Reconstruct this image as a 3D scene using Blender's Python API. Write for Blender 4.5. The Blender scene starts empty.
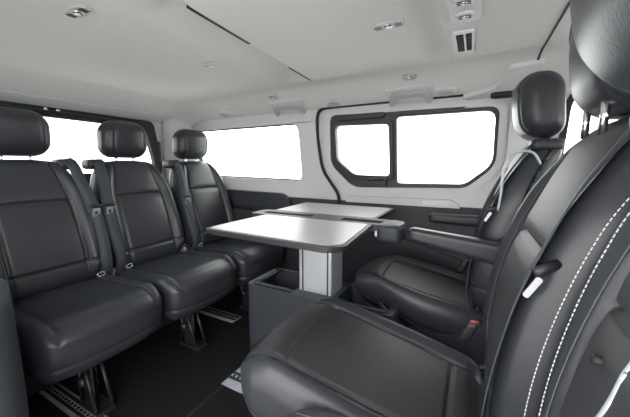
import bpy, bmesh, math, random
from mathutils import Vector, Matrix
from mathutils.geometry import tessellate_polygon
random.seed(4)
S = bpy.context.scene
C = S.collection
PI = math.pi

# ---------------------------------------------------------------- camera, sky, exposure
cam_d = bpy.data.cameras.new('camera'); cam = bpy.data.objects.new('camera', cam_d); C.objects.link(cam)
cam_d.sensor_width = 36; cam_d.lens = 36 * 301.5 / 630; cam_d.clip_start = 0.01
YAW, PITCH = .486, .146
cam.location = (0, 0, 0)
cam.rotation_euler = (PI / 2 - PITCH, 0, YAW)
S.camera = cam
S.view_settings.view_transform = 'Standard'; S.view_settings.look = 'None'
S.view_settings.gamma = 1; S.view_settings.use_curve_mapping = False
S.view_settings.exposure = 1.0
w = bpy.data.worlds.new('overcast_sky'); S.world = w; w.use_nodes = True
bg = w.node_tree.nodes['Background']; bg.inputs[0].default_value = (1, .99, .975, 1); bg.inputs[1].default_value = 3.0

# ---------------------------------------------------------------- materials
def mat(name, col, rough=.5, metal=0, bump=0, scale=200, var=0, spec=.5, sheen=0, stretch=None):
    m = bpy.data.materials.new(name); m.use_nodes = True; nt = m.node_tree; b = nt.nodes['Principled BSDF']
    b.inputs['Base Color'].default_value = (*col, 1); b.inputs['Roughness'].default_value = rough
    b.inputs['Metallic'].default_value = metal; b.inputs['Specular IOR Level'].default_value = spec
    if sheen: b.inputs['Sheen Weight'].default_value = sheen
    tc = nt.nodes.new('ShaderNodeTexCoord'); mp = nt.nodes.new('ShaderNodeMapping')
    nt.links.new(tc.outputs['Object'], mp.inputs[0])
    if stretch: mp.inputs['Scale'].default_value = stretch
    if bump:
        n = nt.nodes.new('ShaderNodeTexNoise'); n.inputs['Scale'].default_value = scale; n.inputs['Detail'].default_value = 3
        nt.links.new(mp.outputs[0], n.inputs[0])
        bp = nt.nodes.new('ShaderNodeBump'); bp.inputs['Strength'].default_value = bump; bp.inputs['Distance'].default_value = .002
        nt.links.new(n.outputs[0], bp.inputs['Height']); nt.links.new(bp.outputs[0], b.inputs['Normal'])
    if var:
        n = nt.nodes.new('ShaderNodeTexNoise'); n.inputs['Scale'].default_value = scale * .15 if not stretch else scale
        n.inputs['Detail'].default_value = 4
        nt.links.new(mp.outputs[0], n.inputs[0])
        r = nt.nodes.new('ShaderNodeMixRGB'); r.inputs[1].default_value = (*[c * (1 - var) for c in col], 1); r.inputs[2].default_value = (*[min(1, c * (1 + var)) for c in col], 1)
        nt.links.new(n.outputs[0], r.inputs[0]); nt.links.new(r.outputs[0], b.inputs['Base Color'])
    return m
M = dict(
    leather=mat('black_leather', (.030, .033, .040), .37, bump=.12, scale=350, var=.15),
    suede=mat('dark_insert_leather', (.036, .037, .042), .5, bump=.12, scale=420, var=.2),
    seam=mat('seam_thread', (.10, .105, .115), .6),
    stitch=mat('white_thread', (.72, .73, .76), .6),
    belt=mat('belt_webbing', (.042, .048, .062), .55, bump=.5, scale=500),
    blackplastic=mat('black_plastic', (.022, .023, .027), .45, bump=.2, scale=300),
    darkpanel=mat('dark_trim_plastic', (.035, .039, .048), .5, bump=.25, scale=300),
    handle=mat('mid_grey_plastic', (.52, .525, .54), .4),
    rubber=mat('black_rubber', (.012, .012, .013), .6),
    headliner=mat('grey_headliner_fabric', (.76, .75, .73), .95, bump=.25, scale=500, var=.04),
    greytrim=mat('pale_grey_trim_plastic', (.68, .685, .70), .5, bump=.15, scale=300),
    chrome=mat('chrome', (.8, .81, .83), .15, 1),
    steel=mat('dark_steel', (.05, .052, .058), .4, .6),
    alu=mat('brushed_aluminium', (.60, .62, .66), .4, .55, bump=.15, scale=60, var=.04, stretch=(12, 12, .3)),
    alutrim=mat('satin_aluminium_rail', (.55, .58, .65), .4, .4),
    tabletop=mat('silver_grey_laminate', (.50, .50, .495), .33, 0, bump=.03, scale=60, var=.03, stretch=(.4, 8, 1)),
    carpet=mat('black_carpet', (.016, .016, .018), 1, bump=.8, scale=400, var=.3, spec=.1),
    red=mat('red_button', (.6, .05, .04), .4),
    lens=mat('lamp_lens', (.85, .85, .82), .2),
    sticker=mat('white_printed_sticker', (.8, .81, .82), .5),
    ground=mat('concrete_ground', (.55, .55, .54), .9, bump=.3, scale=20, var=.1),
)
def glass_mat():
    m = bpy.data.materials.new('window_glass'); m.use_nodes = True; nt = m.node_tree; nt.nodes.clear()
    o = nt.nodes.new('ShaderNodeOutputMaterial'); mx = nt.nodes.new('ShaderNodeMixShader')
    t = nt.nodes.new('ShaderNodeBsdfTransparent'); g = nt.nodes.new('ShaderNodeBsdfGlossy')
    t.inputs[0].default_value = (.93, .95, .95, 1); g.inputs['Roughness'].default_value = .02
    lw = nt.nodes.new('ShaderNodeFresnel'); lw.inputs[0].default_value = 1.25
    nt.links.new(lw.outputs[0], mx.inputs[0]); nt.links.new(t.outputs[0], mx.inputs[1]); nt.links.new(g.outputs[0], mx.inputs[2]); nt.links.new(mx.outputs[0], o.inputs[0])
    return m
M['glass'] = glass_mat()

# ---------------------------------------------------------------- helpers
def sm(x): x = max(0, min(1, x)); return x * x * (3 - 2 * x)
def lerp(a, b, t): return a + (b - a) * t
def obj(name, bm, m, parent=None, smooth=True, bevel=0, seg=2):
    me = bpy.data.meshes.new(name); bmesh.ops.recalc_face_normals(bm, faces=bm.faces[:]); bm.to_mesh(me); bm.free()
    if smooth:
        for p in me.polygons: p.use_smooth = True
    me.materials.append(M[m] if isinstance(m, str) else m)
    o = bpy.data.objects.new(name, me); C.objects.link(o)
    if parent: o.parent = parent
    if bevel:
        b = o.modifiers.new('bevel', 'BEVEL'); b.width = bevel; b.segments = seg; b.limit_method = 'ANGLE'; b.angle_limit = .6
        if smooth: b.harden_normals = False
        wn = o.modifiers.new('wn', 'WEIGHTED_NORMAL'); wn.keep_sharp = False
    return o
def tag(o, label, cat, group=None):
    o['label'] = label; o['category'] = cat
    if group: o['group'] = group
    return o
def thing(name, label, cat, loc=(0, 0, 0), rz=0, group=None):
    o = bpy.data.objects.new(name, None); C.objects.link(o); o.empty_display_size = .05
    o.location = loc; o.rotation_euler = (0, 0, rz); return tag(o, label, cat, group)
def struct(o): o['kind'] = 'structure'; return o
def add_box(bm, a, b, fn=None):
    vs = [bm.verts.new(((a[0], b[0])[i], (a[1], b[1])[j], (a[2], b[2])[k])) for i in (0, 1) for j in (0, 1) for k in (0, 1)]
    if fn:
        for v in vs: v.co = fn(*v.co)
    for f in ((0, 1, 3, 2), (4, 6, 7, 5), (0, 4, 5, 1), (2, 3, 7, 6), (0, 2, 6, 4), (1, 5, 7, 3)): bm.faces.new([vs[i] for i in f])
    return bm
def rbox(dim, r, n, fn=None, bm=None, sel=None):
    """rounded box centred on the origin, n grid cells per axis, fn bends it"""
    bm = bm or bmesh.new(); h = [d / 2 for d in dim]; cache = {}
    rr = r if isinstance(r, (tuple, list)) else (r, r, r)
    def V(p):
        k = tuple(round(c, 6) for c in p)
        if k in cache: return cache[k]
        q = [max(-h[i] + rr[i], min(h[i] - rr[i], p[i])) for i in range(3)]
        d = Vector([(p[i] - q[i]) / rr[i] for i in range(3)])
        ax = max(abs(c) for c in d)
        if d.length > 1e-9: d = d.normalized() * min(1, max(ax, 0)) if ax < .999 else d.normalized()
        c = [q[i] + d[i] * rr[i] for i in range(3)]
        if fn: c = fn(*c)
        v = bm.verts.new(c); cache[k] = v; return v
    for ax in range(3):
        u, v_ = (ax + 1) % 3, (ax + 2) % 3
        for s in (-1, 1):
            for i in range(n[u]):
                for j in range(n[v_]):
                    q = []
                    for di, dj in ((0, 0), (1, 0), (1, 1), (0, 1)):
                        p = [0, 0, 0]; p[ax] = s * h[ax]; p[u] = -h[u] + 2 * h[u] * (i + di) / n[u]; p[v_] = -h[v_] + 2 * h[v_] * (j + dj) / n[v_]
                        q.append(V(p))
                    if len(set(q)) == 4:
                        f = bm.faces.new(q)
                        if sel:
                            p = [0, 0, 0]; p[ax] = s * h[ax]; p[u] = -h[u] + 2 * h[u] * (i + .5) / n[u]; p[v_] = -h[v_] + 2 * h[v_] * (j + .5) / n[v_]
                            if sel(*p): f.material_index = 1
    return bm
def tube(bm, pts, r, seg=8, cyc=False):
    pts = [Vector(p) for p in pts]; rings = []; n = len(pts); up = None
    for i, p in enumerate(pts):
        a = pts[(i - 1) % n] if cyc or i > 0 else p; b = pts[(i + 1) % n] if cyc or i < n - 1 else p
        t = (b - a).normalized()
        if up is None: up = Vector((0, 0, 1)) if abs(t.z) < .9 else Vector((1, 0, 0))
        x = t.cross(up).normalized(); y = x.cross(t).normalized(); up = y
        rr = r[i] if isinstance(r, (list, tuple)) else r
        rings.append([bm.verts.new(p + (x * math.cos(2 * PI * k / seg) + y * math.sin(2 * PI * k / seg)) * rr) for k in range(seg)])
    for i in range(n if cyc else n - 1):
        A, B = rings[i], rings[(i + 1) % n]
        for k in range(seg): bm.faces.new((A[k], A[(k + 1) % seg], B[(k + 1) % seg], B[k]))
    if not cyc:
        bm.faces.new(rings[0][::-1]); bm.faces.new(rings[-1])
    return bm
def ribbon(bm, pts, wid, th=.0015, side=Vector((0, 1, 0))):
    """flat strap along pts; side = vector across its width, or a list of them"""
    rows = []; pts = [Vector(p) for p in pts]
    for i, p in enumerate(pts):
        t = (pts[min(i + 1, len(pts) - 1)] - pts[max(i - 1, 0)]).normalized()
        s = Vector(side[i] if isinstance(side, list) else side); s = (s - t * s.dot(t)).normalized(); nn = s.cross(t).normalized()
        rows.append([bm.verts.new(p + s * wid / 2 * a + nn * th * b) for a, b in ((-1, -1), (1, -1), (1, 1), (-1, 1))])
    for A, B in zip(rows, rows[1:]):
        for k in range(4): bm.faces.new((A[k], A[(k + 1) % 4], B[(k + 1) % 4], B[k]))
    bm.faces.new(rows[0][::-1]); bm.faces.new(rows[-1]); return bm
def spline(pts, n=8):
    pts = [Vector(p) for p in pts]; P = [pts[0]] + pts + [pts[-1]]; out = []
    for i in range(1, len(P) - 2):
        for k in range(n):
            t = k / n; a, b, c, d = P[i - 1:i + 3]
            out.append(.5 * ((2 * b) + (c - a) * t + (2 * a - 5 * b + 4 * c - d) * t * t + (3 * b - a - 3 * c + d) * t ** 3))
    out.append(pts[-1]); return out
def roundpoly(pts, rads, seg=6):
    """2-D polygon with rounded corners"""
    out = []; n = len(pts)
    for i in range(n):
        p = Vector(pts[i]); a = Vector(pts[i - 1]); b = Vector(pts[(i + 1) % n]); r = rads[i] if isinstance(rads, (list, tuple)) else rads
        if r <= 0: out.append(tuple(p)); continue
        r = min(r, (a - p).length * .49, (b - p).length * .49)
        u = p + (a - p).normalized() * r; v = p + (b - p).normalized() * r
        for k in range(seg + 1):
            t = k / seg; q = u * (1 - t) ** 2 + p * 2 * t * (1 - t) + v * t * t; out.append((q.x, q.y))
    return out
def plate(outer, holes, d0, d1, mp, bm=None):
    """extruded polygon with holes; mp(a, b, d) -> xyz"""
    bm = bm or bmesh.new(); loops = [outer] + list(holes)
    flat = [p for l in loops for p in l]
    tris = tessellate_polygon([[Vector((p[0], p[1], 0)) for p in l] for l in loops])
    A = [bm.verts.new(mp(p[0], p[1], d0)) for p in flat]; B = [bm.verts.new(mp(p[0], p[1], d1)) for p in flat]
    for t in tris:
        if len(set(t)) == 3:
            for L in (A, B):
                try: bm.faces.new([L[i] for i in t])
                except ValueError: pass
    o = 0
    for l in loops:
        n = len(l)
        for i in range(n): 
            try: bm.faces.new((A[o + i], A[o + (i + 1) % n], B[o + (i + 1) % n], B[o + i]))
            except ValueError: pass
        o += n
    return bm
def cyl(bm, c, r, h, ax='z', seg=24, r2=None):
    r2 = r if r2 is None else r2; c = Vector(c)
    e = {'x': (Vector((0, 1, 0)), Vector((0, 0, 1)), Vector((1, 0, 0))), 'y': (Vector((0, 0, 1)), Vector((1, 0, 0)), Vector((0, 1, 0))), 'z': (Vector((1, 0, 0)), Vector((0, 1, 0)), Vector((0, 0, 1)))}[ax]
    A = [bm.verts.new(c + (e[0] * math.cos(2 * PI * k / seg) + e[1] * math.sin(2 * PI * k / seg)) * r) for k in range(seg)]
    B = [bm.verts.new(c + e[2] * h + (e[0] * math.cos(2 * PI * k / seg) + e[1] * math.sin(2 * PI * k / seg)) * r2) for k in range(seg)]
    for k in range(seg): bm.faces.new((A[k], A[(k + 1) % seg], B[(k + 1) % seg], B[k]))
    bm.faces.new(A[::-1]); bm.faces.new(B); return bm

# ---------------------------------------------------------------- the cabin shell
W, NEAR, RX, FX, FLZ, TOP = 1.86, -.06, -2.28, 1.75, -1.0, .46
def far(a, b, d): return (a, W - .1 * max(b + .1, 0) + d, b)         # inner face of the far wall, leaning in above the sill
def nearw(a, b, d): return (a, NEAR + .1 * max(b + .1, 0) - d, b)

# ground outside
bm = bmesh.new(); add_box(bm, (-30, -30, -1.6), (30, 30, -1.5)); struct(obj('ground', bm, 'ground', smooth=False))
# floor
bm = bmesh.new(); add_box(bm, (RX, NEAR, FLZ - .05), (FX, W + .05, FLZ)); struct(obj('floor', bm, 'carpet', smooth=False))
# ceiling with two moulded air ducts
def duct_x(y): return -.752 - .055 * (y - .65) / .85
def ceil_z(x, y):
    z = TOP
    e = min(W - .02 - y, y - NEAR - .02); z -= .11 * sm(1 - e / .26) ** 1.3 if e < .26 else 0
    e = x - RX; z -= .10 * sm(1 - e / .30) if e < .30 else 0
    fade = sm((y - .58) / .09) * sm((1.585 - y) / .10)
    for x0, wd, sc in ((duct_x(y), .30, .24), (-.125, .34, .13)):
        t = x - x0; ef = sm((y - .60) / .09) * sm((1.56 - y) / .10)
        if t >= -.004: z -= .016 * fade * (1 - sm((t - .09) / wd))
        elif t > -sc: z += (.05 if sc > .2 else .035) * ef * sm(1 + t / sc)
    return z
def ceiling():
    bm = bmesh.new(); xs = []; x = RX - .02
    while x < FX:
        xs.append(x); x += .0175 if -1.1 < x < .35 else .04
    xs = sorted(xs + [-.794, -.790, -.129, -.1245, FX])
    ys = sorted([NEAR - .02 + (W + .03 - NEAR) * j / 90 for j in range(91)] + [1.498, 1.505, 1.515, 1.525, 1.532])
    wx = lambda x, y: x + (duct_x(y) + .79) * sm(1 - abs(x + .79) / .3)
    g = [[bm.verts.new((wx(x, y), y, ceil_z(wx(x, y), y))) for y in ys] for x in xs]
    t = [[bm.verts.new((x, y, TOP + .09)) for y in ys] for x in xs]
    nx, ny = len(xs), len(ys)
    for i in range(nx - 1):
        for j in range(ny - 1):
            bm.faces.new((g[i][j], g[i + 1][j], g[i + 1][j + 1], g[i][j + 1])); bm.faces.new((t[i][j], t[i][j + 1], t[i + 1][j + 1], t[i + 1][j]))
    for i in range(nx - 1):
        bm.faces.new((g[i][0], t[i][0], t[i + 1][0], g[i + 1][0])); bm.faces.new((g[i][-1], g[i + 1][-1], t[i + 1][-1], t[i][-1]))
    for j in range(ny - 1):
        bm.faces.new((g[0][j], g[0][j + 1], t[0][j + 1], t[0][j])); bm.faces.new((g[-1][j], t[-1][j], t[-1][j + 1], g[-1][j + 1]))
    return struct(obj('ceiling', bm, 'headliner'))
ceil = ceiling()
# seam between rear and front headliner
bm = bmesh.new(); pts = [(.205, y, ceil_z(.205, y) - .001) for y in [NEAR + (1.80 - NEAR) * k / 40 for k in range(41)]]
tube(bm, pts, .004, 6); struct(obj('trim_1', bm, 'rubber'))
# black strips along the duct edge, standing in for the shade there
for y0, y1 in ((.66, .95), (1.26, 1.50)):
    bm = bmesh.new()
    n = 12
    for k in range(n):
        add_box(bm, (-.014, lerp(y0, y1, k / n), .0), (-.001, lerp(y0, y1, (k + 1) / n), .008), lambda x, y, z: (x + duct_x(y), y, ceil_z(duct_x(y) + .004, y) + z))
    tag(obj('duct_shade_strip', bm, 'rubber', smooth=False), 'narrow black strip standing for the shade along the ceiling duct, ' + ('longer one nearest the camera' if y0 < 1 else 'shorter one at the window end'), 'air vent', None)

# far wall: light trim with the quarter window and the sliding door opening
door_out = roundpoly([(-.948, .362), (.21, .362), (.21, -.95), (-.80, -.95), (-.80, -.21), (-.90, -.10), (-.935, .0)], [.07, .02, .0, 0, .05, .08, .1])
win1 = roundpoly([(-2.13, .276), (-1.10, .281), (-1.088, -.12), (-2.10, -.10)], [.05, .075, .06, .05], 8)
frontwin = roundpoly([(.37, .34), (1.15, .34), (1.60, -.10), (.36, -.14)], [.10, .1, .03, .05], 8)
outer = [(RX - .02, -.22), (RX - .02, .46), (FX, .46), (FX, -.22), (.23, -.22), (.23, -1.0), (.205, -1.0)]
def upper_wall():
    o = [(RX - .02, .46), (RX - .02, -.24), (-.80, -.24)]
    o += [(-.80, -.21), (-.845, -.16), (-.89, -.10), (-.92, -.03), (-.935, .06), (-.948, .16), (-.95, .28), (-.94, .325), (-.915, .352), (-.88, .362), (.19, .362), (.21, .35), (.21, -.24), (FX, -.24), (FX, .46)]
    return o
bm = plate(upper_wall(), [win1, frontwin], 0, .07, far); struct(obj('wall_right', bm, 'greytrim', smooth=False, bevel=.006))
# lower far wall behind the seats
bm = plate([(RX - .02, -.24), (-.80, -.24), (-.80, -1.0), (RX - .02, -1.0)], [], -.006, .06, far)
plate([(.21, -.24), (FX, -.24), (FX, -1.0), (.21, -1.0)], [], -.006, .06, far, bm)
struct(obj('wall_right_lower', bm, 'darkpanel', smooth=False, bevel=.004))
# dark armrest tray along the rear quarter
bm = plate(roundpoly([(-2.25, -.195), (-1.24, -.213), (-1.165, -.26), (-1.165, -.31), (-2.25, -.31)], [.01, .03, .02, .01, .01]), [], -.05, 0, far)
struct(obj('trim_2', bm, 'darkpanel', smooth=False, bevel=.012, seg=3))
bm = plate(roundpoly([(-2.25, -.345), (-1.42, -.345), (-1.38, -.37), (-1.40, -.52), (-2.25, -.52)], [.01, .03, .02, .03, .01]), [], -.075, 0, far)
struct(obj('trim_3', bm, 'darkpanel', smooth=False, bevel=.014, seg=3))

# quarter window
wd = bpy.data.objects.new('window_1', None); C.objects.link(wd); struct(wd)
bm = plate(win1, [], .045, .05, far); obj('pane', bm, 'glass', wd, smooth=False)
def ring(outl, inset, d0, d1, mp=far):
    c = (sum(p[0] for p in outl) / len(outl), sum(p[1] for p in outl) / len(outl))
    n = len(outl); inn = []
    for i in range(n):
        a, b = Vector(outl[i - 1]), Vector(outl[(i + 1) % n]); t = (b - a)
        nn = Vector((-t.y, t.x)).normalized() if t.length > 1e-7 else Vector((0, 0))
        p = Vector(outl[i])
        if nn.dot(Vector(c) - p) < 0: nn = -nn
        inn.append(tuple(p + nn * inset))
    return plate(outl, [inn], d0, d1, mp)
obj('window_frame', ring(win1, .008, .03, .045), 'rubber', wd, smooth=False)
# two short cords of the folded blind hanging in the quarter window
for x, l in ((-2.02, .10), (-1.36, .13)):
    bm = bmesh.new(); p = [far(x + .01 * math.sin(k), .262 - l * k / 8, .02) for k in range(9)]
    tube(bm, p, .0022, 6); tag(obj('cord', bm, 'alutrim'), 'thin grey cord hanging in the quarter window, ' + ('near the corner headrest' if x < -1.6 else 'midway along its top edge'), 'cord')

# front passenger window beyond the seats
wd = bpy.data.objects.new('window_2', None); C.objects.link(wd); struct(wd)
obj('pane', plate(frontwin, [], .045, .05, far), 'glass', wd, smooth=False)
obj('window_frame', ring(frontwin, -.028, -.012, .03), 'rubber', wd, smooth=False)

# sliding door
dr = bpy.data.objects.new('door_1', None); C.objects.link(dr); struct(dr)
dw = [(-.846, .262), (-.80, .300), (.05, .287), (.085, .26), (.090, .0), (.06, -.04), (-.055, -.137), (-.70, -.150), (-.84, -.03)]
dwo = roundpoly([(-.855, .312), (.089, .290), (.093, -.01), (-.042, -.133), (-.705, -.150), (-.862, .0)], [.05, .05, .06, .04, .06, .06], 8)
dedge = roundpoly([(-.944, .358), (.206, .358), (.206, -.24), (-.795, -.24), (-.795, -.20), (-.89, -.095), (-.93, .0)], [.05, .02, 0, 0, .03, .05, .08], 6)
obj('door_trim', plate(dedge, [dwo], .014, .07, far), 'greytrim', dr, smooth=False, bevel=.012, seg=3)
rim = roundpoly([(-.885, .338), (.125, .318), (.130, -.03), (-.03, -.17), (-.73, -.182), (-.892, -.01)], [.06, .06, .07, .05, .07, .07], 8)
obj('window_surround', plate(rim, [dwo], .002, .016, far), 'greytrim', dr, smooth=False, bevel=.006, seg=2)
obj('lower_panel', plate([(-.795, -.24), (.206, -.24), (.206, -.95), (-.795, -.95)], [], .0, .06, far), 'darkpanel', dr, smooth=False, bevel=.004)
obj('armrest_ledge', plate(roundpoly([(-.76, -.205), (-.10, -.200), (-.06, -.245), (-.74, -.245)], [.02, .03, .01, .01]), [], -.02, .01, far), 'greytrim', dr, smooth=False, bevel=.006)
obj('panel_groove', tube(bmesh.new(), [far(-.74 + .8 * k / 14, -.42 - .16 * (k / 14) ** 2, -.001) for k in range(15)], .004, 6), 'rubber', dr)
s = [(-.80, -.95), (-.80, -.40), (-.80, -.235), (-.815, -.185), (-.86, -.125), (-.905, -.06), (-.925, .0), (-.935, .07), (-.944, .16), (-.947, .27), (-.938, .322), (-.915, .348), (-.87, .359), (-.7, .361), (.0, .361), (.17, .361)]
obj('door_seal', tube(bmesh.new(), [far(p.x, p.y, -.002) for p in spline([(a, b, 0) for a, b in s], 4)], .011, 8), 'rubber', dr)
swf = bpy.data.objects.new('window_3', None); C.objects.link(swf); struct(swf)
small = roundpoly([(-.822, .245), (-.476, .238), (-.466, -.073), (-.70, -.068), (-.818, .03)], [.03, .03, .03, .03, .03], 6)
big = roundpoly([(-.432, .275), (.072, .274), (.078, .0), (-.05, -.112), (-.422, -.116)], [.02, .05, .05, .03, .02], 6)
obj('window_frame', plate(dwo, [small, big], .018, .05, far), 'blackplastic', swf, smooth=False, bevel=.006)
f1 = roundpoly([(-.845, .268), (-.452, .262), (-.442, -.10), (-.715, -.095), (-.842, .02)], [.04] * 5, 6)
obj('sliding_sash', plate(f1, [small], .006, .02, far), 'blackplastic', swf, smooth=False, bevel=.004)
obj('pane', plate(small, [], .030, .034, far), 'glass', swf, smooth=False)
obj('pane', plate(big, [], .034, .038, far), 'glass', swf, smooth=False)
obj('top_latch', plate(roundpoly([(-.80, .275), (-.50, .275), (-.50, .305), (-.79, .305)], .008, 3), [], -.008, .02, far), 'blackplastic', swf, smooth=False, bevel=.005)
obj('lower_latch', plate(roundpoly([(-.66, -.082), (-.485, -.079), (-.485, -.137), (-.66, -.140)], .008, 3), [], -.008, .02, far), 'blackplastic', swf, smooth=False, bevel=.005)
obj('latch_handle', tube(bmesh.new(), [far(-.60 + .1 * k / 5, -.098, -.012) for k in range(6)], .006, 8), 'rubber', swf)
obj('ledge', plate(roundpoly([(-.43, .286), (-.10, .283), (-.06, .299), (-.43, .303)], .004, 3), [], .0, .02, far), 'blackplastic', swf, smooth=False, bevel=.004)
# printed strip below the window
tag(obj('sticker', plate(roundpoly([(-.26, -.208), (-.12, -.207), (-.12, -.232), (-.26, -.232)], .004, 3), [], -.0225, -.0202, far), 'sticker', smooth=False), 'pale printed strip on the door ledge below the sliding window', 'sticker')

# B-pillar trim beside the far rear-facing seat
bm = plate(roundpoly([(.135, .345), (.255, .345), (.235, .1), (.20, -.24), (.12, -.24), (.135, .05)], [.01, .01, .1, .01, .01, .1]), [], -.022, .0, far)
struct(obj('trim_4', bm, 'greytrim', smooth=False, bevel=.012, seg=3))

# rear wall with tailgate window
def rear(a, b, d): return (RX - d + .10 * max(b + .1, 0) * 0, a, b)
rw = roundpoly([(.55, .284), (1.50, .272), (1.56, .0), (1.53, -.06), (.55, -.06)], [.04, .05, .05, .04, .04], 6)
bm = plate([(NEAR - .05, .46), (W + .05, .46), (W + .05, -1), (NEAR - .05, -1)], [roundpoly([(.46, .335), (1.56, .325), (1.61, .0), (1.60, -.12), (.46, -.12)], [.05] * 5, 6)], 0, .05, rear)
struct(obj('wall_back', bm, 'greytrim', smooth=False, bevel=.01))
wd = bpy.data.objects.new('window_4', None); C.objects.link(wd); struct(wd)
obj('window_frame', plate(roundpoly([(.455, .34), (1.57, .33), (1.622, .0), (1.605, -.14), (.455, -.14)], [.05] * 5, 6), [rw], -.012, .03, rear), 'rubber', wd, smooth=False, bevel=.008)
obj('pane', plate(rw, [], .02, .024, rear), 'glass', wd, smooth=False)
bm = bmesh.new()
for k in range(10): tube(bm, [(RX - .018, .56, .25 - k * .03), (RX - .018, 1.50, .24 - k * .03)], .0008, 4)
obj('heater_wires', bm, 'alutrim', wd)
bm = bmesh.new(); tube(bm, [(RX + .018, .46, .316), (RX + .018, 1.52, .304)], .006, 8); obj('header_rod', bm, 'steel', wd)
for y in (.885, .945):
    obj('bolt', cyl(bmesh.new(), (RX + .012, y, .322), .010, .016, 'x', 16), 'chrome', wd)
obj('hinge_plate', add_box(bmesh.new(), (RX + .002, 1.59, .02), (RX + .016, 1.615, .18)), 'steel', wd, smooth=False, bevel=.003)
# rear header moulding and far rear corner pillar
bm = bmesh.new()
pr = [(.0, .335), (.02, .338), (.045, .352), (.07, .362), (.09, .375), (.09, .42), (.0, .42)]
r0 = [bm.verts.new((RX + a, NEAR, b)) for a, b in pr]; r1 = [bm.verts.new((RX + a, W, b)) for a, b in pr]
for i in range(len(pr)): bm.faces.new((r0[i], r0[(i + 1) % 7], r1[(i + 1) % 7], r1[i]))
bm.faces.new(r0); bm.faces.new(r1[::-1]); struct(obj('trim_5', bm, 'greytrim', smooth=False, bevel=.008, seg=3))
bm = bmesh.new(); rows = []
for k in range(14):
    z = -1 + (1.37 + .02) * k / 13; yo = -.1 * max(z + .1, 0)
    rows.append([bm.verts.new(p) for p in [(RX, 1.64 + .01 * 0, z)] + [(RX + .17 * math.sin(a) ** 1.1 + .0, 1.64 + (.22 + yo) * (1 - math.cos(a)), z) for a in [PI / 2 * j / 7 for j in range(1, 8)]] + [(RX, W + yo, z)]])
for A, B in zip(rows, rows[1:]):
    for k in range(len(A)): bm.faces.new((A[k], A[(k + 1) % len(A)], B[(k + 1) % len(A)], B[k]))
bm.faces.new(rows[0]); bm.faces.new(rows[-1][::-1]); struct(obj('trim_6', bm, 'greytrim'))

# near side: rear quarter only, the side door on the camera's side stands open
nq = [(-2.3, .46), (FX, .46), (FX, -1), (.62, -1), (.62, .30), (-.95, .30), (-.95, -1), (-2.3, -1)]
nholes = [roundpoly(h, .06, 6) for h in ([(-2.1, .28), (-1.22, .28), (-1.22, -.12), (-2.1, -.12)], [(.70, .28), (1.2, .28), (1.60, -.12), (.70, -.12)])]
struct(obj('wall_left', plate(nq, nholes, 0, .05, nearw), 'greytrim', smooth=False, bevel=.006))
for n_, h in zip(('window_5', 'window_7'), nholes):
    wd = bpy.data.objects.new(n_, None); C.objects.link(wd); struct(wd)
    obj('pane', plate(h, [], .02, .024, nearw), 'glass', wd, smooth=False)
    obj('window_frame', ring(h, .012, .0, .03, nearw), 'rubber', wd, smooth=False)
def wheel_box(x, y, z): return x, y, z
bm = rbox((1.15, .36, .70), (.02, .02, .012), (8, 6, 8), lambda x, y, z: (x - 1.635 - .03 * (z < 0) * (-z / .35), y + .12, z - .65))
struct(obj('trim_7', bm, 'darkpanel'))
# front end of the cabin: bulkhead under the windscreen
wsc = [(.10, .39), (1.7, .39), (1.78, -.32), (.02, -.32)]
fr = lambda a, b, d: (FX + d, a, b)
struct(obj('wall_front', plate([(NEAR - .05, .5), (W + .05, .5), (W + .05, -1), (NEAR - .05, -1)], [roundpoly(wsc, .08)], 0, .05, fr), 'darkpanel', smooth=False))
wd = bpy.data.objects.new('window_6', None); C.objects.link(wd); struct(wd)
obj('pane', plate(roundpoly(wsc, .08), [], .02, .024, fr), 'glass', wd, smooth=False)

# carpet seam, floor rails
bm = bmesh.new(); add_box(bm, (-.955, .5, FLZ), (-.945, 1.13, FLZ + .003)); struct(obj('trim_8', bm, 'steel', smooth=False))
def rail(name, x0, x1, y, label, wd=.035):
    t = thing(name, label, 'floor rail', ((x0 + x1) / 2, y, FLZ)); h = (x1 - x0) / 2
    bm = bmesh.new(); add_box(bm, (-h, -wd, 0), (h, wd, .006)); obj('base_plate', bm, 'alutrim', t, smooth=False, bevel=.002)
    bm = bmesh.new()
    for s in (-1, 1): add_box(bm, (-h, s * .016 - .005, .006), (h, s * .016 + .005, .012))
    obj('guide', bm, 'blackplastic', t, smooth=False)
    bm = bmesh.new(); k = -h + .02
    while k < h - .02: cyl(bm, (k, 0, .006), .006, .0035, 'z', 10); k += .025
    obj('slot_holes', bm, 'rubber', t, smooth=False)
    return t
rail('floor_rail', -2.1, -.95, .525, 'long metal floor rail under the bench seat nearest the camera')
rail('floor_rail', -2.1, -1.30, 1.38, 'metal floor rail under the corner seat by the window, with slotted black guide', .045)
rail('floor_rail', -.965, .30, .97, 'metal floor rail starting in front of the near rear-facing seat, beside the console', .065)

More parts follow.
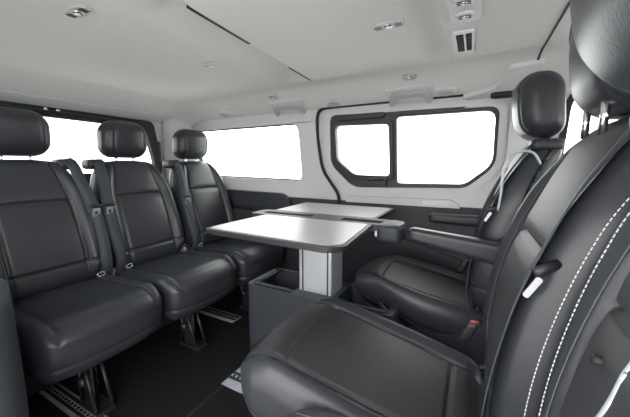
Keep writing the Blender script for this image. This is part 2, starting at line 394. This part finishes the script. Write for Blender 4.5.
# ---------------------------------------------------------------- seats
def headrest(name, label, loc, rz, w=.27, h=.235, t=.13, tilt=.12, group=None, post=.11, fz=1.0):
    t_ = thing(name, label, 'headrest', loc, rz, group)
def mk_headrest(parent, base, w=.27, h=.225, t=.13, tilt=.14, post=.07, hx=0, ho=0):
    """base = where the posts leave the backrest (local)"""
    bx, by, bz = base
    def fn(x, y, z):
        v = z / h + .5
        k = 1 - .05 * sm((.35 - v) / .35) - .09 * sm((v - .6) / .4)
        g = 0
        if x > 0: g = .006 * math.exp(-((abs(y) - w * .33) / .004) ** 2) - .006 * math.cos(min(1, abs(y) / (w * .33)) * PI / 2) - .012 * math.sin(PI * v)
        X = x - g - .35 * (y / w) ** 2 * .10 * (1 if x > 0 else .5)
        c, s_ = math.cos(tilt), math.sin(tilt)
        return (bx - ho + X * c + z * s_ * -1 * -1 * 1.0, by + y * k, bz + post + h / 2 + z * c - X * s_ * -.2)
    o = obj('headrest', rbox((t, w, h), (.055, .066, .062), (12, 60, 24), fn), 'leather', parent)
    p = []
    for s in (-1, 1):
        bm = tube(bmesh.new(), [(bx - max(0, hx - .09), by + s * .05, bz - .03), (bx, by + s * .05, bz + post + .03)], .0065, 10)
        obj('post', bm, 'chrome', parent)
    for s in (-1, 1):
        bm = bmesh.new(); pts = [fn(t / 2 + .001, s * w * .33, -h / 2 + .05 + (h - .10) * k / 14) for k in range(15)]
        tube(bm, pts, .0014, 5); obj('stitching', bm, 'seam', o)
    if hx:
        bm = bmesh.new(); pts = [fn(t / 2 + .001, w * .33 * math.cos(a), h * .12 + h * .20 * math.sin(a)) for a in [PI * k / 18 for k in range(19)]]
        tube(bm, pts, .0014, 5); obj('top_stitching', bm, 'seam', o)
    return o

def back_fn(Wd, H, T, ang, bol, top_taper, seamv, ins, curve=0, thin=0):
    hw = Wd / 2
    def fn(x, y, z):
        v = z / H + .5; k = 1 - top_taper * sm((v - .60) / .42) ** 1.2 - .05 * sm((.3 - v) / .3)
        Y = y * k; X = x * (1 - thin * v * v); ay = abs(y)
        iw = ins * (1 - .10 * v)
        if x > 0:
            f = sm(x / (T / 2))
            X += f * bol * sm((ay - iw + .005) / .05) * sm(v / .15) * (1 - .75 * sm((v - .7) / .3))
            X -= f * .010 * math.exp(-((ay - iw) / .006) ** 2)
            if ay < iw:
                X += f * .010 * math.cos(ay / iw * PI / 2) ** .5 * min(1, abs(v - seamv) / .05)
                X -= f * .012 * math.exp(-((v - seamv) * H / .0045) ** 2)
            X -= f * .009 * math.exp(-((v - .17) * H / .007) ** 2)
            X += f * .012 * math.sin(PI * min(1, v * 1.4))
        X -= curve * max(v, 0) ** 2.8
        X -= .020 * (y / hw) ** 4 * (1 if x > 0 else -.2)
        z2 = v * H; c, s_ = math.cos(ang), math.sin(ang)
        z2 -= .015 * (y / hw) ** 2 * sm((v - .7) / .3)
        return (X * c - z2 * s_, Y, X * s_ * .6 + z2 * c)
    return fn
def cush_fn(Wd, D, T, bolz, ins, front, rear_, slope=.03, ftap=0, rtap=.03):
    hw = Wd / 2
    def fn(x, y, z):
        u = x / D + .5; ay = abs(y); Z = z; X = x
        iw = ins * (1 + .12 * u)
        if z > 0:
            f = sm(z / (T / 2))
            Z += f * bolz * sm((ay - iw + .004) / .045) * (1 - .45 * sm((u - .75) / .25))
            Z -= f * .010 * math.exp(-((ay - iw) / .005) ** 2)
            if ay < iw:
                Z += f * .010 * math.cos(ay / iw * PI / 2) ** .5
                for q in (front, rear_): Z -= f * .010 * math.exp(-((u - q) * D / .0045) ** 2)
            Z -= f * .030 * sm((u - .80) / .2)
        sg = .006 * math.exp(-((z + T * .20) / .0045) ** 2)
        X -= sg * (u > .5); Y = y - math.copysign(sg, y) * (ay > hw - .03)
        X -= .045 * (ay / hw) ** 3 * sm((u - .5) / .5)
        lowt = sm((-z) / T * 2)
        X -= .015 * lowt * sm((u - .5) * 2); Y *= 1 - .04 * lowt - rtap * sm((.45 - u) / .45) - ftap * sm((u - .45) / .55)
        return (X + D / 2 - .04, Y, Z - T / 2 + slope * (u - .5))
    return fn

def surf(fn, pts, r, m, name, parent, dash=None):
    bm = bmesh.new(); P = [Vector(fn(*p)) for p in pts]
    if not dash: tube(bm, P, r, 5)
    else:
        acc = 0; on = True; cur = [P[0]]
        L = [0]
        for a, b in zip(P, P[1:]): L.append(L[-1] + (b - a).length)
        def at(d):
            for i in range(1, len(P)):
                if L[i] >= d: return P[i - 1].lerp(P[i], (d - L[i - 1]) / max(1e-9, L[i] - L[i - 1]))
            return P[-1]
        d = 0
        while d + dash < L[-1]:
            tube(bm, [at(d), at(d + dash * .66)], r, 6); d += dash
    return obj(name, bm, m, parent)

def bench_seat(name, label, y, belt_side):
    t = thing(name, label, 'seat', (-1.67, y, FLZ), 0, 'row of three rear bench seats'); Z0 = .445
    Wd, D, T = .47, .54, .215
    cf = cush_fn(Wd, D, T, .016, .155, .9, .1)
    c = obj('seat_cushion', rbox((D, Wd, T), (.055, .045, .05), (56, 60, 30), lambda x, y_, z: (lambda q: (q[0], q[1], q[2] + Z0))(cf(x, y_, z))), 'leather', t)
    q = lambda x, y_, z: (lambda p: (p[0], p[1], p[2] + Z0 + .0015))(cf(x, y_, z))
    for s in (-1, 1):
        surf(q, [(-D / 2 + D * (.08 + .84 * k / 20), s * (.155 * (1 + .12 * (.08 + .84 * k / 20)) + .009), T / 2) for k in range(21)], .0012, 'seam', 'stitching', c)
    H, TB = .63, .13
    bf = back_fn(Wd, H, TB, math.radians(16.5), .034, .24, .665, .145)
    b = obj('backrest', rbox((TB, Wd, H), (.05, .085, .085), (12, 84, 110), lambda x, y_, z: (lambda p: (p[0] - .02, p[1], p[2] + Z0 - .03))(bf(x, y_, z))), 'leather', t)
    q = lambda x, y_, z: (lambda p: (p[0] - .0185, p[1], p[2] + Z0 - .03))(bf(x, y_, z))
    for s in (-1, 1):
        surf(q, [(TB / 2, s * (.145 * (1 - .1 * k / 20) + .012), -H / 2 + .05 + (H - .12) * k / 20) for k in range(21)], .0012, 'seam', 'stitching', b)
    tx, _, tz = bf(0, 0, H / 2)
    mk_headrest(t, (tx - .02, 0, tz + Z0 - .035), w=.262, h=.212, tilt=.10, post=.022)
    # lower valance of the back and frame
    obj('seat_frame', rbox((.40, .38, .05), .015, (2, 2, 2), lambda x, y_, z: (x + .17, y_, z + .255)), 'blackplastic', t)
    for s in (-1, 1):
        l = thing('leg', '', '', (0, 0, 0)); del l['label']; del l['category']; l.parent = t
        bm = tube(bmesh.new(), [(.335, s * .03 - .03, .21), (.40, s * .03 - .03, .02)], .008, 8)
        tube(bm, [(.30, s * .03 - .03, .21), (.29, s * .03 - .03, .02)], .006, 8, )
        l2 = obj('leg_tube', bm, 'steel', l)
        bpy.data.objects.remove(l); l2.name = 'leg'; l2.parent = t
    bm = add_box(bmesh.new(), (.27, -.065, .0), (.42, .005, .018)); add_box(bm, (.30, -.055, .015), (.38, -.045, .20))
    obj('floor_bracket', bm, 'steel', t, smooth=False, bevel=.004)
    bm = cyl(bmesh.new(), (.31, -.075, .12), .024, .03, 'y', 16); obj('pivot', bm, 'steel', t)
    bm = add_box(bmesh.new(), (-.02, -.20, .012), (.05, .20, .24)); obj('rear_support', bm, 'blackplastic', t, smooth=False, bevel=.01)
    # chrome child-seat loops in the gap below the back
    for s in (-1, 1):
        bm = tube(bmesh.new(), [(.055 + .0 * 1, s * .175 + .018 * math.cos(a), Z0 + .012 + .010 * math.sin(a)) for a in [2 * PI * k / 12 for k in range(12)]], .0035, 6, True)
        obj('anchor_loop', bm, 'chrome', t)
    # shoulder belt
    s = belt_side
    bg_ = rbox((.10, .085, .055), .02, (6, 6, 6), lambda x, y_, z: (x + tx - .01, y_ + s * .178, z + tz + Z0 - .050)); obj('belt_guide', bg_, 'blackplastic', t)
    def on(v, yy, off=.010):
        p = bf(TB / 2, yy, -H / 2 + v * H); return Vector((p[0] - .02 + off, p[1] if abs(yy) < .24 else yy, p[2] + Z0 - .03))
    gy = s * .213
    pts = spline([Vector((tx + .02, s * .175, tz + Z0 - .022)), Vector((tx + .065, s * .185, tz + Z0 - .06)), on(.80, s * .213, .012), on(.60, gy, .012), on(.35, gy + s * .004, .010), on(.12, gy + s * .002, .01), Vector((.03, gy, Z0 - .02))], 8)
    be = obj('seat_belt', ribbon(bmesh.new(), pts, .048, .0012, Vector((.35, 1, 0))), 'belt', t)
    p = on(.60, gy, .034)
    bm = rbox((.014, .062, .016), .005, (2, 4, 2), lambda x, y_, z: (x + p.x, y_ + p.y, z + p.z)); obj('belt_stop', bm, 'blackplastic', be)
    bm = bmesh.new(); L = [(-.017, 0), (.017, 0), (.015, -.042), (-.015, -.042)]
    plate(roundpoly(L, .005, 3), [roundpoly([(-.008, -.014), (.008, -.014), (.008, -.033), (-.008, -.033)], .003, 2)], 0, .004, lambda a, b_, d: (p.x + d + .004 + .3 * b_, p.y + a, p.z - .012 + b_), bm); obj('belt_tongue', bm, 'alu', be, smooth=False)
    return t
bench_seat('bench_seat', 'black leather bench seat nearest the camera, at the left edge by the tailgate window', .60, 1)
bench_seat('bench_seat', 'black leather bench seat in the middle of the rear row', 1.09, -1)
bench_seat('bench_seat', 'black leather bench seat in the far corner beside the quarter window', 1.575, -1)

def rear_facing(name, label, y, x=.05, inset_white=False, arms=False, ang=2.8, hx=0, cx=0, zh=0, ho=0, hw_=.275, Wd=.475, curve=.10, ftap=.0, T=.20):
    t = thing(name, label, 'seat', (x, y, FLZ), PI, None); Z0 = .475
    D = .62
    cf = cush_fn(Wd, D, T, .020, .150, .775, .14, .115, ftap, .09)
    pl = lambda p, dz=0: (p[0] + cx, p[1], p[2] + .462 + dz)
    c = obj('seat_cushion', rbox((D, Wd, T), (.06, .05, .06), (130, 90, 26), lambda *a: pl(cf(*a)), sel=lambda x, y_, z: z > T * .49 and abs(y_) < .150 * (1 + .12 * (x / D + .5))), 'leather', t)
    for o_ in (c,): o_.data.materials.append(M['suede'])
    q = lambda *a: pl(cf(*a), .0015)
    for s in (-1, 1):
        surf(q, [(-D / 2 + D * (.08 + .86 * k / 20), s * (.150 * (1 + .12 * (.08 + .86 * k / 20)) + .009), T / 2) for k in range(21)], .0012, 'seam', 'stitching', c)
    H, TB, INS = .655, .13, .168
    bf = back_fn(Wd, H, TB, math.radians(ang), .032, .15, .62, INS, curve, .3)
    pb = lambda p, dx=0: (p[0] - .03 + dx, p[1], p[2] + Z0 - .04)
    b = obj('backrest', rbox((TB, Wd, H), (.05, .06, .06), (12, 100, 120), lambda *a: pb(bf(*a)), sel=lambda x, y_, z: x > TB * .49 and abs(y_) < INS * (1 - .1 * (z / H + .5))), 'leather', t)
    b.data.materials.append(M['suede'])
    q = lambda *a: pb(bf(*a), .0015)
    for s in (-1, 1):
        surf(q, [(TB / 2, s * (INS * (1 - .1 * k / 20) + .012), -H / 2 + .05 + (H - .12) * k / 20) for k in range(21)], .0012, 'seam', 'stitching', b)
    if inset_white:
        for yy in (-.203, -.182):
            surf(q, [(TB / 2, yy, -H / 2 + .05 + (H - .10) * k / 40) for k in range(41)], .0008, 'stitch', 'white_stitching', b, dash=.007)
    tx, _, tz = bf(0, 0, H / 2)
    mk_headrest(t, (tx - .03 + hx, 0, tz + Z0 - .045), w=hw_, h=.235, t=.13, tilt=.10, post=.035 + zh, hx=hx, ho=ho)
    # moulded base shell
    def shf(x_, y_, z): 
        v = z / .40 + .5; return (x_ * (1 - .15 * (1 - v)) + .12, y_ * (1 - .08 * (1 - v)), z + .20)
    obj('base_shell', rbox((.36, .42, .36), .04, (12, 10, 10), shf), 'darkpanel', t)
    for s in (-1, 1):
        sd = [(.28, .33), (.12, .335), (.0, .40), (-.07, .52), (-.10, .64), (-.14, .64), (-.15, .45), (-.10, .28), (.10, .22), (.28, .25)]
        bm = plate(roundpoly(sd, .03, 4), [], s * (Wd / 2 - .016), s * (Wd / 2 + .001), lambda a, b_, d: (a, d, b_)); obj('side_shell', bm, 'darkpanel', t, smooth=False, bevel=.008, seg=3)
    bm = cyl(bmesh.new(), (-.02, Wd / 2 - .005, .43), .030, .012, 'y', 20); obj('recliner_knob', bm, 'blackplastic', t, bevel=.004)
    # buckle with red button on the inner side
    def bk(x_, y_, z): return (x_ + .085 - z * .4, y_ - .247, z + Z0 + .0)
    if not inset_white:
      bu = obj('buckle', rbox((.035, .022, .075), .007, (3, 3, 4), bk), 'blackplastic', t)
      obj('buckle_button', rbox((.022, .012, .006), .002, (2, 2, 2), lambda x_, y_, z: bk(x_, y_, z + .037)), 'red', bu)
    # belt on the +y side, lying in the cleft beside the bolster
    def on(v, yy, off=.006):
        p = bf(TB / 2, yy, -H / 2 + v * H); return Vector((p[0] - .03 + off, p[1], p[2] + Z0 - .04))
    gx = on(1, .17)
    obj('belt_guide', rbox((.09, .075, .04), .015, (5, 5, 5), lambda x_, y_, z: (x_ + tx - .01, y_ + .160, z + tz + Z0 - .062)), 'blackplastic', t)
    pts = spline([Vector((tx + .02, .165, tz + Z0 - .042)), on(.93, .195, .010), on(.78, .205), on(.55, .213), on(.30, .22), on(.12, .225, .01), Vector((.05, .228, Z0 - .01))], 8)
    be = obj('seat_belt', ribbon(bmesh.new(), pts, .036, .0012, Vector((.2, 1, 0))), 'belt', t)
    p = on(.625, .213, .012)
    obj('belt_stop', tube(bmesh.new(), [(p.x - .034, p.y + .002, p.z + .008), (p.x - .004, p.y + .018, p.z - .006)], .008, 10), 'blackplastic', be)
    bm = plate(roundpoly([(-.0048, .0), (.0048, 0), (.0045, -.038), (-.0045, -.038)], .004, 3), [], 0, .004, lambda a, b_, d: (p.x - .012 + a * .85 - b_ * .45, p.y + .018 + d, p.z - .012 + a * .5 + b_ * .85)); obj('belt_tongue', bm, 'alu', be, smooth=False, bevel=.001)
    if inset_white:
        L = lambda X, Y, Z: (x - X, y - Y, Z + 1)
        obj('plug', tube(bmesh.new(), [L(.135, .387, -.201), L(.120, .387, -.199)], .0055, 14), 'rubber', b)
        obj('side_piping', tube(bmesh.new(), spline([L(.114, .355, -.27), L(.121, .342, -.224), L(.125, .341, -.207), L(.130, .343, -.188), L(.135, .347, -.179), L(.157, .352, -.12)], 5), .004, 8), 'alutrim', b)
    if arms:
        L = lambda X, Y, Z: (x - X, y - Y, Z + 1)
        obj('shoulder_loop', tube(bmesh.new(), spline([L(.078, 1.215, -.16), L(.082, 1.21, -.105), L(.084, 1.20, -.02), L(.099, 1.20, .026), L(.131, 1.20, .042), L(.163, 1.20, .034), L(.184, 1.21, .0)], 5), .0042, 8), 'alutrim', t)
        for s, z0 in ((1, .742), (-1, .712)):
            def af(x_, y_, z, s=s, z0=z0):
                v = x_ / .34 + .5
                zz = z * (1 - .2 * v) + ((-.035 * (1 - v) + (z < 0) * -.022 * (1 - v)) if s > 0 else 0)
                return (x_ + .10, y_ * (1 - .15 * v) + s * .285, zz + z0)
            a = obj('armrest', rbox((.34, .062, .062), (.026, .022, .018), (20, 8, 8), af), 'leather', t)
            surf(lambda *k: (lambda r: (r[0], r[1], r[2] + .001))(af(*k)), [(-.14 + .28 * k / 12, .022, .029) for k in range(13)], .001, 'seam', 'stitching', a)
            obj('armrest_pivot', cyl(bmesh.new(), (-.05, s * .262 - .01, z0 - .015), .03, .02, 'y', 20), 'blackplastic', a)
    return t
sa = rear_facing('rear_facing_seat', 'black leather rear-facing seat beyond the table console with two raised armrests', 1.44, arms=True, ftap=.24, T=.15, x=.062, hx=.03, cx=-.025, zh=-.025)
sb = rear_facing('rear_facing_seat', 'black leather rear-facing seat in the right foreground with a white belt tongue across its backrest', .765, x=.10, cx=.075, hx=.07, ho=.04, hw_=.25, zh=-.03)
sc = rear_facing('rear_facing_seat', 'black leather seat cut off by the right edge, with double white stitching on its backrest', .295, x=.142, inset_white=True, hx=.122, cx=-.085, zh=-.065, Wd=.45, curve=.055)

# ---------------------------------------------------------------- table and console
tb = thing('folding_table', 'folding table with two silver grey leaves on an aluminium column', 'table', (-.62, 1.235, -.62))
def leaf(y0, y1, near):
    pts = [(-.285, y0 + .02), (.245, y0), (.29, y0 + .035), (.26, y1), (-.285, y1), (-.295, y0 + .05)] if near else [(-.33, y0), (.235, y0), (.235, y1 - .02), (.215, y1), (-.34, y1)]
    o = roundpoly(pts, .018, 5)
    c = Vector((0, (y0 + y1) / 2)); inn = [tuple(c + Vector((p[0], p[1] - c.y)) * 1.0 - Vector((math.copysign(.014, p[0]), math.copysign(.014, p[1] - c.y)))) for p in o]
    mp = lambda a, b, d: (a, b, d + .375)
    l = obj('table_leaf', plate(o, [], -.014, .0, mp), 'blackplastic', tb, smooth=False, bevel=.005, seg=3)
    obj('leaf_surface', plate(inn, [], .0, .0022, mp), 'tabletop', l, smooth=False, bevel=.001)
    obj('leaf_underside', plate([tuple(c + Vector((p[0], p[1] - c.y)) * .93) for p in o], [], -.024, -.014, mp), 'blackplastic', l, smooth=False, bevel=.004)
    return l
leaf(-.450, -.045, True); leaf(.075, .455, False)
cs = roundpoly([(-.375, -.050), (.335, -.050), (.372, -.03), (.372, .06), (.34, .085), (-.365, .085), (-.385, .06)], .02, 5)
slots = [roundpoly([(-.33, -.012), (-.05, -.012), (-.05, .035), (-.33, .035)], .018, 4), roundpoly([(.10, -.02), (.30, -.02), (.30, .045), (.10, .045)], .015, 4)]
ctr = obj('centre_strip', plate(cs, slots, -.016, .004, lambda a, b, d: (a, b, d + .372)), 'darkpanel', tb, smooth=False, bevel=.004, seg=3)
obj('strip_tray', plate(roundpoly([(-.35, -.03), (.33, -.03), (.33, .06), (-.35, .06)], .01, 3), [], -.030, -.012, lambda a, b, d: (a, b, d + .372)), 'blackplastic', tb, smooth=False, bevel=.003)
obj('end_block', rbox((.10, .13, .075), (.02, .02, .015), (6, 6, 6), lambda x, y, z: (x + .325, y + .01, z + .340)), 'darkpanel', tb)
obj('latch_plate', add_box(bmesh.new(), (.270, -.048, .325), (.283, -.038, .350)), 'alutrim', tb, smooth=False, bevel=.002)
for a in (-.26, .14): obj('support_arm', add_box(bmesh.new(), (a, -.30, .335), (a + .02, .30, .352)), 'steel', tb, smooth=False, bevel=.002)
col = obj('column', add_box(bmesh.new(), (-.085, -.065, -.03), (.085, .065, .345)), 'alu', tb, smooth=False, bevel=.008, seg=3)
bm = bmesh.new()
for a in (-.062, .066): add_box(bm, (a - .003, -.0675, -.02), (a + .003, -.064, .34))
obj('column_groove', bm, 'steel', col, smooth=False)
obj('column_head', rbox((.24, .16, .03), .01, (3, 3, 3), lambda x, y, z: (x, y, z + .34)), 'blackplastic', tb)

cn = thing('floor_console', 'dark plastic floor console with two storage pockets around the table column', 'console', (-.61, 1.235, FLZ + .012))
cw = roundpoly([(-.365, -.125), (.365, -.125), (.365, .125), (-.365, .125)], .03, 6)
pk = [roundpoly([(-.335, -.095), (-.105, -.095), (-.105, .10), (-.335, .10)], .02, 5), roundpoly([(.105, -.095), (.335, -.095), (.335, .10), (.105, .10)], .02, 5)]
colh = roundpoly([(-.098, -.068), (.078, -.068), (.078, .068), (-.098, .068)], .008, 3)
cb = obj('console_body', plate(cw, pk + [colh], .08, .40, lambda a, b, d: (a * (1 + .0 * d), b, d)), 'darkpanel', cn, smooth=False, bevel=.008, seg=3)
obj('pocket_floor', plate([(-.36, -.12), (.36, -.12), (.36, .12), (-.36, .12)], [], 0, .25, lambda a, b, d: (a, b, d)), 'blackplastic', cn, smooth=False)
for s in (-1, 1):
    bm = tube(bmesh.new(), spline([(s * .335, -.10, .404), (s * .30, -.06, .410), (s * .295, 0, .412), (s * .30, .06, .410), (s * .335, .10, .404)], 5), .008, 8)
    obj('pocket_handle', bm, 'blackplastic', cn)
    for y0 in (-.112, .102): obj('pocket_rim', add_box(bmesh.new(), (s * .22 - .112, y0, .40), (s * .22 + .112, y0 + .014, .410)), 'darkpanel', cn, smooth=False, bevel=.005, seg=3)

# ---------------------------------------------------------------- ceiling fittings
def lamp(x, y, label, grille=True, ang=0.0):
    z = ceil_z(x, y); e = .02
    nx = -(ceil_z(x + e, y) - ceil_z(x - e, y)) / (2 * e); ny = -(ceil_z(x, y + e) - ceil_z(x, y - e)) / (2 * e)
    t = thing('reading_lamp', label, 'ceiling lamp', (x, y, z - .001)); t.rotation_euler = Vector((0, 0, 1)).rotation_difference(Vector((nx, ny, 1)).normalized()).to_matrix().to_4x4().to_euler()
    t.rotation_euler.z += ang
    L = .052 if grille else .036
    out = [(L * math.copysign(abs(math.cos(a)) ** .7, math.cos(a)), .022 * math.copysign(abs(math.sin(a)) ** .7, math.sin(a))) for a in [2 * PI * k / 28 for k in range(28)]]
    obj('bezel', plate(out, [], -.006, .004, lambda a, b, d: (a, b, d)), 'handle', t, smooth=False, bevel=.003)
    obj('lamp_ring', cyl(bmesh.new(), (0, 0, -.010), .014, .006, 'z', 20, .018), 'chrome', t)
    obj('lens', cyl(bmesh.new(), (0, 0, -.0125), .009, .004, 'z', 16), 'lens', t)
    if grille:
        for s in (-1, 1):
            bm = bmesh.new()
            for k in range(4): add_box(bm, (s * (.024 + k * .006) - .0015, -.012, -.0075), (s * (.024 + k * .006) + .0015, .012, -.005))
            obj('grille', bm, 'steel', t, smooth=False)
lamp(-1.098, .539, 'oval ceiling reading lamp at the upper left, above the nearest bench seat')
lamp(-.289, 1.068, 'oval ceiling reading lamp between the two ducts, above the table')
lamp(-1.12, 1.081, 'small ceiling reading lamp left of the duct, midway across the roof', False)
lamp(-1.19, 1.68, 'small ceiling reading lamp above the quarter window', False)
lamp(-.332, 1.66, 'small ceiling reading lamp above the sliding door window', False)
# console with two nozzles and the square vent on the right-hand duct
t = thing('ceiling_console', 'grey ceiling console with two round air nozzles at the top edge', 'ceiling console', (-.055, 1.0, ceil_z(-.055, 1.0)))
cpl = obj('console_plate', plate(roundpoly([(-.050, -.13), (.045, -.13), (.040, .11), (-.042, .11)], .02, 5), [], -.008, .02, lambda a, b, d: (a, b, d)), 'handle', t, smooth=False, bevel=.004, seg=3)
for dy in (-.035, .055):
    n = obj('air_nozzle', cyl(bmesh.new(), (-.003, dy, -.016), .022, .010, 'z', 24, .028), 'greytrim', t, bevel=.003)
    obj('nozzle_cap', cyl(bmesh.new(), (-.003, dy, -.020), .009, .005, 'z', 16), 'chrome', n)
    bm = bmesh.new()
    for k in range(3): add_box(bm, (-.020, dy - .010 + k * .009, -.0175), (.014, dy - .008 + k * .009, -.0158))
    obj('nozzle_slats', bm, 'steel', n, smooth=False)
t = thing('ceiling_vent', 'square grey ceiling vent with dark slats behind the air nozzles', 'air vent', (-.066, 1.29, ceil_z(-.066, 1.29)))
obj('vent_frame', plate(roundpoly([(-.036, -.10), (.034, -.10), (.030, .12), (-.036, .12)], .012, 4), [roundpoly([(-.026, -.085), (-.002, -.085), (-.002, .10), (-.026, .10)], .004, 3), roundpoly([(.004, -.085), (.024, -.085), (.022, .10), (.004, .10)], .004, 3)], -.008, .015, lambda a, b, d: (a, b, d)), 'greytrim', t, smooth=False, bevel=.002)
bm = add_box(bmesh.new(), (-.034, -.09, -.002), (.032, .11, .01)); obj('vent_backing', bm, 'rubber', t, smooth=False)
bm = bmesh.new()
for k in range(9): add_box(bm, (-.030, -.078 + k * .021, -.006), (.028, -.075 + k * .021, -.001))
obj('vent_slats', bm, 'steel', t, smooth=False)

# grab handles and oval caps along the far side of the roof
def rail_pt(x, y): return Vector((x, y, ceil_z(x, y)))
def handle(x, label, w=.115):
    y = 1.765; t = thing('grab_handle', label, 'grab handle', rail_pt(x, y) + Vector((0, 0, -.002))); t.rotation_euler = (-.55, 0, 0)
    o = roundpoly([(-w, .042), (-w * .86, -.042), (w * .86, -.042), (w, .042), (w * .74, .042), (w * .62, -.012), (-w * .62, -.012), (-w * .74, .042)], [.01, .03, .03, .01, .01, .02, .02, .01], 5)
    obj('grip', plate(o, [], -.034, -.014, lambda a, b, d: (a, b, d)), 'handle', t, smooth=False, bevel=.007, seg=3)  # grip is a darker grey than its mount, in place of its under-shadow
    o = roundpoly([(-w * 1.15, -.055), (-w * 1.0, .055), (w * 1.0, .055), (w * 1.15, -.055)], .02, 5)
    obj('mount_plate', plate(o, [], -.008, .012, lambda a, b, d: (a, b, d)), 'greytrim', t, smooth=False, bevel=.006, seg=3)
handle(-1.13, 'pale grey grab handle above the quarter window')
handle(-.345, 'pale grey grab handle above the sliding door window')
def cap(x, label):
    y = 1.765; t = thing('oval_cap', label, 'cap', rail_pt(x, y) + Vector((0, 0, .0))); t.rotation_euler = (-.55, 0, 0)
    out = [(.062 * math.cos(a), .026 * math.sin(a)) for a in [2 * PI * k / 28 for k in range(28)]]
    obj('surround', plate(out, [], -.012, .01, lambda a, b, d: (a, b, d)), 'greytrim', t, smooth=False, bevel=.004, seg=3)
    out = [(.038 * math.cos(a), .016 * math.sin(a) + (.004 if math.sin(a) > 0 else 0)) for a in [2 * PI * k / 28 for k in range(28)]]
    obj('plug', plate(out, [], -.020, .0, lambda a, b, d: (a, b, d)), 'handle', t, smooth=False, bevel=.004, seg=3)
cap(-1.70, 'oval grey cap on the roof side at the left, above the far bench seat')
cap(-.80, 'oval grey cap above the front top corner of the sliding door')
cap(-.165, 'oval grey cap to the right of the handle over the sliding door')
# raised handle moulding towards the front and the black seat belt slot below it
hp = roundpoly([(-.085, 1.800), (.05, 1.765), (.085, 1.72), (.105, 1.665), (.232, 1.655), (.225, 1.72), (.19, 1.79), (-.06, 1.835)], [.01, .03, .02, .02, .02, .02, .03, .01], 5)
struct(obj('trim_9', plate(hp, [], -.020, .02, lambda a, b, d: (a, b, ceil_z(a, b) + d)), 'greytrim', smooth=False, bevel=.007, seg=3))
hp = roundpoly([(.115, 1.72), (.13, 1.685), (.20, 1.675), (.205, 1.70), (.185, 1.73), (.125, 1.745)], .012, 5)
struct(obj('trim_10', plate(hp, [], -.025, -.012, lambda a, b, d: (a, b, ceil_z(a, b) + d)), 'greytrim', smooth=False, bevel=.004, seg=3))
bm = rbox((.16, .05, .03), .012, (6, 4, 3), lambda x, y, z: (x + .12, y + 1.80, z + .338)); tag(obj('belt_slot', bm, 'rubber'), 'black elongated slot at the roof edge beside the far headrest', 'belt outlet')
